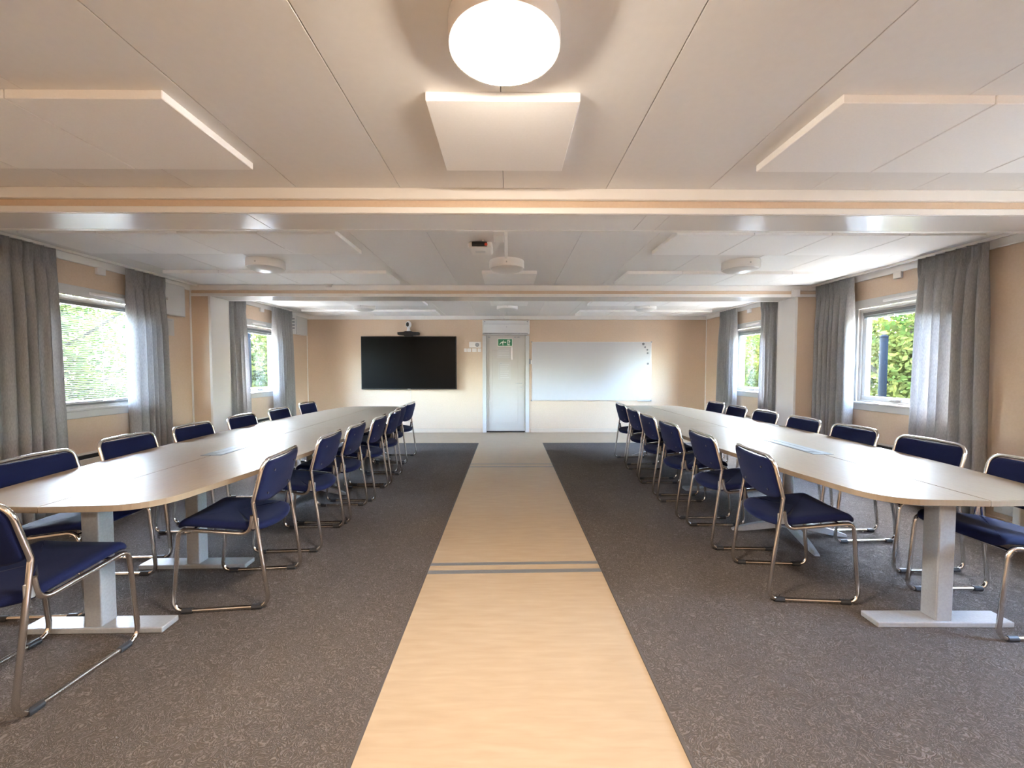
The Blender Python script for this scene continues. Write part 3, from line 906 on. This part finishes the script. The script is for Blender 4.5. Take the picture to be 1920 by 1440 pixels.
def table(cx, y0, y1, rz, label, tlegs, stars):
    L = (y1 - y0) / 2; cy = (y0 + y1) / 2
    t = thing('conference_table', label, 'table', (cx, cy, 0), rz, 'boat-shaped conference tables')
    N = 40
    side = [(half_width(-1 + 2 * i / N), (-1 + 2 * i / N) * L) for i in range(N + 1)]
    # right half outline (x > 0) with rounded ends, then mirrored
    pts = [(0.0012, -L - .030)] + side + [(0.0012, L + .030)]
    rads = [0] + [.25 if i in (0, N) else 0 for i in range(N + 1)] + [0]
    side_pts = pts; poly = rounded([p for i, p in enumerate(pts) if i not in (2, 3, 4, N - 2, N - 1, N)], [r for i, r in enumerate(rads) if i not in (2, 3, 4, N - 2, N - 1, N)], 10)
    # split each half across the middle
    def clip(poly, keep):
        res = []
        n_ = len(poly)
        for i in range(n_):
            a, b = poly[i], poly[(i + 1) % n_]
            ia, ib = keep(a), keep(b)
            if ia: res.append(a)
            if ia != ib:
                s_ = (ymid - a[1]) / (b[1] - a[1])
                res.append((a[0] + (b[0] - a[0]) * s_, ymid))
        return res
    z0, z1 = .706, .735
    for sg in (1, -1):
        for up in (0, 1):
            ymid = .0010 if up else -.0010
            pp = clip(poly, (lambda p: p[1] >= ymid) if up else (lambda p: p[1] <= ymid))
            q = [(x * sg, y) for x, y in pp]
            if sg < 0: q = q[::-1]
            slab('top_panel', M['table'], t, q, z0, z1, .0022)
    # cable hatch let into the top
    hy = 3.35 - cy
    h = box('cable_hatch', M['hatch'], t, -.072, .072, hy - .40, hy + .40, z1 - .004, z1 + .0022, .0008)
    box('lid', M['hatch_lid'], h, -.060, .004, hy - .30, hy + .12, z1 + .0022, z1 + .0040, .0006)
    box('lid', M['hatch_lid'], h, .008, .062, hy - .36, hy + .36, z1 + .0022, z1 + .0036, .0006)
    box('beam', M['silver'], t, -.035, .035, -L + .25, L - .25, z0 - .045, z0 - .0005, .003)
    for y in tlegs:
        y -= cy
        lg = box('leg', M['silver'], t, -.043, .043, y - .043, y + .043, .034, z0 - .0005, .006, 2)
        box('foot', M['silver'], lg, -.355, .355, y - .055, y + .055, .0068, .036, .005, 2)
        box('top_bracket', M['silver'], lg, -.28, .28, y - .035, y + .035, z0 - .02, z0 - .0005, .003)
    for y in stars:
        y -= cy
        lg = lathe('pedestal', M['silver'], t, [(0, .06), (.055, .06), (.055, .09), (.032, .10), (.032, z0 - .02), (.12, z0 - .018), (.12, z0 - .0005), (0, z0 - .0005)], 28, loc=(0, y, 0))
        for k in range(4):
            a = math.radians(90 * k - 9)
            bm = bmesh.new()
            secs = []
            for i in range(11):
                s_ = i / 10
                r = .03 + .40 * s_
                zt = .105 - .085 * s_ ** 1.8
                zb = max(.0068, .055 * (1 - s_) ** 1.2 * 1.2)
                if zt < zb + .008: zt = zb + .008
                wd = .030 - .012 * s_
                secs.append([bm.verts.new((r, -wd, zb)), bm.verts.new((r, wd, zb)), bm.verts.new((r, wd * .8, zt)), bm.verts.new((r, -wd * .8, zt))])
            for s0, s1 in zip(secs, secs[1:]):
                for j in range(4): bm.faces.new((s0[j], s0[(j + 1) % 4], s1[(j + 1) % 4], s1[j]))
            bm.faces.new(secs[0][::-1]); bm.faces.new(secs[-1])
            bmesh.ops.transform(bm, matrix=Matrix.Translation((0, y, 0)) @ Matrix.Rotation(a, 4, 'Z'), verts=bm.verts[:])
            link('foot', mesh_of(bm, 'foot'), M['silver'], lg)
    return t
table(-2.16, 1.88, 6.80, math.radians(.8), 'long pale conference table on the left with a cable hatch', (2.12, 2.80), (4.45, 6.15))
table(2.32, 1.93, 6.92, math.radians(-.8), 'long pale conference table on the right with a cable hatch', (2.13, 4.53), (3.32, 6.25))

# ------------------------------------------------------------------ chairs
def make_chair():
    c = thing('stacking_chair', 'x', 'chair', (0, 0, 0))
    w = .232; tr = .0112
    half = [(-w, -.180, .530), (-w, -.166, .425), (-w, .200, .470), (-w, .238, tr), (-w, -.262, tr), (-w, -.186, .605), (-w, -.248, .838)]
    full = half + [(0, -.268, .842)] + [(-x, y, z) for x, y, z in half[::-1]]
    rad = [0, .055, .045, .055, .060, .05, .065, .30, .065, .05, .060, .055, .045, .055, 0]
    bm = bmesh.new(); bm_tube(bm, fillet(full, rad, 7), tr, 10)
    me = mesh_of(bm, 'frame', True); me.set_sharp_from_angle(angle=math.radians(60))
    link('frame', me, M['chrome'], c)
    bm = bmesh.new()
    bm_tube(bm, fillet([(-w, .170, .452), (-w + .03, .165, .440), (w - .03, .165, .440), (w, .170, .452)], [0, .02, .02, 0]), .009, 8)
    me = mesh_of(bm, 'cross_bar', True); link('cross_bar', me, M['chrome'], c)
    tube('cross_bar', M['chrome'], c, [(-w, -.12, .428), (w, -.12, .428)], .009, 8)
    for s in (-1, 1):
        box('bracket', M['steel'], c, s * (w - .004), s * (w + .003), -.215, -.178, .452, .515, .002)
        for y in (-.195, .165):
            bm = bmesh.new(); bm_tube(bm, [(s * w, y - .026, tr), (s * w, y + .026, tr)], .0150, 10)
            bm_box(bm, s * w - .012, s * w + .012, y - .026, y + .026, -.0038 + .003, .010)
            link('rubber_foot', mesh_of(bm, 'rubber_foot'), M['rubber'], c)
    # seat
    hw = .221
    rear = [(hw * math.cos(a) , -.150 - .105 * math.sin(a)) for a in [math.pi * i / 12 for i in range(0, 13)]]
    pts = [(-hw, .228)] + [(-x, y) for x, y in rear] + [(hw, .228)]
    out_ = resample(rounded(pts, [.05] + [0.03] + [0] * (len(rear) - 2) + [.03] + [.05], 6), .03)
    def seat_fn(u, v, ww):
        base = .446 + .120 * (v + .17) - 1.9 * max(0, v - .165) ** 2 * 4.0
        dish = -.010 * (1 - (u / hw) ** 2) * (1 if v < .16 else max(0, 1 - (v - .16) * 12))
        rearup = .35 * max(0, -.19 - v) ** 1.0 * .3
        return (u, v, base + dish + rearup + ww)
    bm = bmesh.new()
    prof = [(.020, -.010), (.006, -.008), (.001, .000), (0, .008), (.003, .017), (.010, .024), (.022, .029), (.045, .031)]
    bm_pad(bm, out_, prof, seat_fn, (.8, .6, .4, .2))
    link('seat', mesh_of(bm, 'seat', True), M['navy'], c)
    # backrest
    hw = .2225
    bot = [(hw * math.sin(a), .052 - .052 * math.cos(a * .98)) for a in [math.pi / 2 * i / 6 for i in range(-6, 7)]]
    pts = bot + [(hw, .262), (-hw, .262)]
    out_ = resample(rounded(pts, [.02] + [0] * 11 + [.02] + [.055, .055], 6), .025)
    p0 = Vector((0, -.182, .572)); d = Vector((0, -.062, .233)).normalized(); nn = Vector((0, .233, .062)).normalized()
    def back_fn(u, v, ww):
        p = p0 + d * v + nn * (ww - .022 * (1 - (u / hw) ** 2) * min(1, .25 + v / .2))
        return (u, p.y, p.z)
    bm = bmesh.new()
    prof = [(.016, -.014), (.004, -.012), (0, -.004), (0, .006), (.005, .014), (.016, .018), (.034, .020)]
    bm_pad(bm, out_, prof, back_fn, (.8, .6, .4, .2))
    br = link('backrest', mesh_of(bm, 'backrest', True), M['navy'], c)
    for u in (-.135, .135):
        for v in (.065, .205):
            p = Vector(back_fn(u, v, -.0155))
            bm = bmesh.new(); bmesh.ops.create_circle(bm, cap_ends=True, segments=10, radius=.007)
            r = bmesh.ops.extrude_face_region(bm, geom=bm.faces[:])
            bmesh.ops.translate(bm, vec=(0, 0, .004), verts=[e for e in r['geom'] if isinstance(e, bmesh.types.BMVert)])
            q = Vector((0, 0, 1)).rotation_difference(-nn)
            bmesh.ops.transform(bm, matrix=Matrix.Translation(p) @ q.to_matrix().to_4x4(), verts=bm.verts[:])
            link('screw', mesh_of(bm, 'screw'), M['black'], br)
    return c
chair0 = make_chair()
first = True
def chair(x, y, rz, label, group):
    """rz: facing direction in degrees, 0 faces +y; x, y is the middle of the base"""
    global first
    o = chair0 if first else copy_tree(chair0)
    first = False
    o.location = (x, y, .0100)
    o.rotation_euler = (0, 0, math.radians(rz))
    o['label'] = label; o['group'] = group
    return o
nth = ['nearest', 'second', 'third', 'fourth', 'fifth', 'sixth', 'farthest']
def row(side, where, lst, rz, grp):
    for i, (x, y, dr) in enumerate(lst):
        w_ = 'farthest' if i == len(lst) - 1 else nth[i]
        lab = 'navy chair with chromed frame, %s on the %s side of the %s table' % (w_ if w_ in ('nearest', 'farthest') else w_ + ' nearest', where, side)
        chair(x, y, rz + dr, lab, grp)
# aisle side of the left table (they face -x)
row('left', 'walkway', [(-1.635, 2.49, 6), (-1.645, 3.22, 3), (-1.64, 3.78, 2), (-1.615, 4.38, 1), (-1.61, 4.96, 0), (-1.69, 5.54, -1), (-1.70, 6.12, -4)], 90, 'chairs at the left table')
# window side of the left table (they face +x)
row('left', 'window', [(-2.53, 2.42, 3), (-2.635, 3.12, 1), (-2.65, 3.78, 0), (-2.67, 4.50, 0), (-2.70, 5.28, 0), (-2.77, 6.16, -2)], -90, 'chairs at the left table')
chair(-2.09, 1.795, -3, 'navy chair with chromed sled frame at the near head of the left table', 'chairs at the left table')
# aisle side of the right table (they face +x)
row('right', 'walkway', [(1.79, 2.54, -5), (1.78, 3.23, -2), (1.765, 3.87, 0), (1.79, 4.54, 0), (1.83, 5.20, 0), (1.88, 5.95, 2)], -90, 'chairs at the right table')
# window side of the right table (they face -x)
row('right', 'window', [(2.665, 2.20, 0), (2.775, 2.89, 2), (2.80, 3.56, 1), (2.82, 4.21, 0), (2.83, 4.86, 0), (2.85, 5.51, 0), (2.92, 6.20, 2)], 90, 'chairs at the right table')

# ------------------------------------------------------------------ outdoors
g = box('ground', M['gravel'], None, -60, 60, -40, 70, -.62, -.55); g['kind'] = 'structure'; g['label'] = 'grass outside the windows'  # unseen ground in gravel grey, toned for neutral daylight bounce
def tree(x, y, h, r, seed, m, label, nleaf=20000):
    rnd = random.Random(seed)
    t = thing('leafy_tree', label, 'tree', (x, y, -.55), 0, 'trees outside the windows')
    vs, fs = [], []
    blobs = [(rnd.uniform(-r * .55, r * .55), rnd.uniform(-r * .55, r * .55), h * rnd.uniform(.12, .92), r * rnd.uniform(.45, .75)) for _ in range(16)]
    for i in range(nleaf):
        bx, by, bz, br_ = blobs[i % len(blobs)]
        th = rnd.uniform(0, 2 * math.pi); ph = math.acos(rnd.uniform(-1, 1)); rr = br_ * rnd.uniform(.55, 1.0)
        p = Vector((bx + rr * math.sin(ph) * math.cos(th), by + rr * math.sin(ph) * math.sin(th), max(.05, bz + rr * math.cos(ph))))
        a = Vector((rnd.gauss(0, 1), rnd.gauss(0, 1), rnd.gauss(0, .6))).normalized()
        b = a.cross(Vector((rnd.gauss(0, 1), rnd.gauss(0, 1), rnd.gauss(0, 1)))).normalized()
        s = rnd.uniform(.04, .085)
        k = len(vs)
        vs += [p - a * s, p + b * s * .55, p + a * s, p - b * s * .55]
        fs.append((k, k + 1, k + 2, k + 3))
    me = bpy.data.meshes.new('foliage'); me.from_pydata([tuple(v) for v in vs], [], fs)
    f = link('foliage', me, M[m], t); f['kind'] = 'stuff'
    bm = bmesh.new()
    bm_tube(bm, [(0, 0, 0), (.05, .02, h * .35), (-.04, .05, h * .8)], .11, 10)
    for k in range(5):
        a = rnd.uniform(0, 6.28); z = h * rnd.uniform(.25, .6)
        bm_tube(bm, [(0, 0, z), (math.cos(a) * r * .35, math.sin(a) * r * .35, z + h * .12), (math.cos(a) * r * .7, math.sin(a) * r * .7, z + h * .28)], .035, 6)
    link('trunk', mesh_of(bm, 'trunk', True), M['bark'], t)
TR = [(9.4, 9.4, 3.64, 1.95, 11, 'leaf_a', 'yellow green tree seen through the nearer right window'),
      (15.2, 13.2, 4.34, 2.38, 12, 'leaf_b', 'taller green tree standing back outside the nearer right window'),
      (9.4, 14.7, 3.50, 2.04, 13, 'leaf_a', 'yellow green tree seen through the far right window'),
      (10.8, 20.8, 4.34, 2.46, 14, 'leaf_b', 'tall green tree behind the far right window'),
      (9.0, 4.3, 3.50, 1.95, 15, 'leaf_b', 'green tree outside, beyond the wide right curtain'),
      (-9.8, 8.6, 3.78, 2.12, 21, 'leaf_b', 'green tree seen through the lowered blind'),
      (-15.8, 12.8, 4.20, 2.38, 22, 'leaf_a', 'tall tree standing back outside the lowered blind'),
      (-9.6, 14.7, 3.50, 2.12, 23, 'leaf_a', 'yellow green tree seen through the far left window'),
      (-11.0, 21.0, 4.48, 2.55, 24, 'leaf_b', 'tall green tree behind the far left window')]
for a in TR: tree(*a)
for x, y, h, lab in ((6.85, 7.45, 2.50, 'dark post outside the nearer right window'), (-6.0, 9.55, 3.4, 'grey post outside the far left window')):
    t = thing('fence_post', lab, 'post', (x, y, -.55), 0, 'posts outside the windows')
    bm = bmesh.new(); bm_tube(bm, [(0, 0, 0), (0, 0, h)], .06, 14); link('shaft', mesh_of(bm, 'shaft', True), M['post'], t)
    lathe('cap', M['post'], t, [(.066, h - .03), (.066, h), (.03, h + .03), (0, h + .035)], 14)
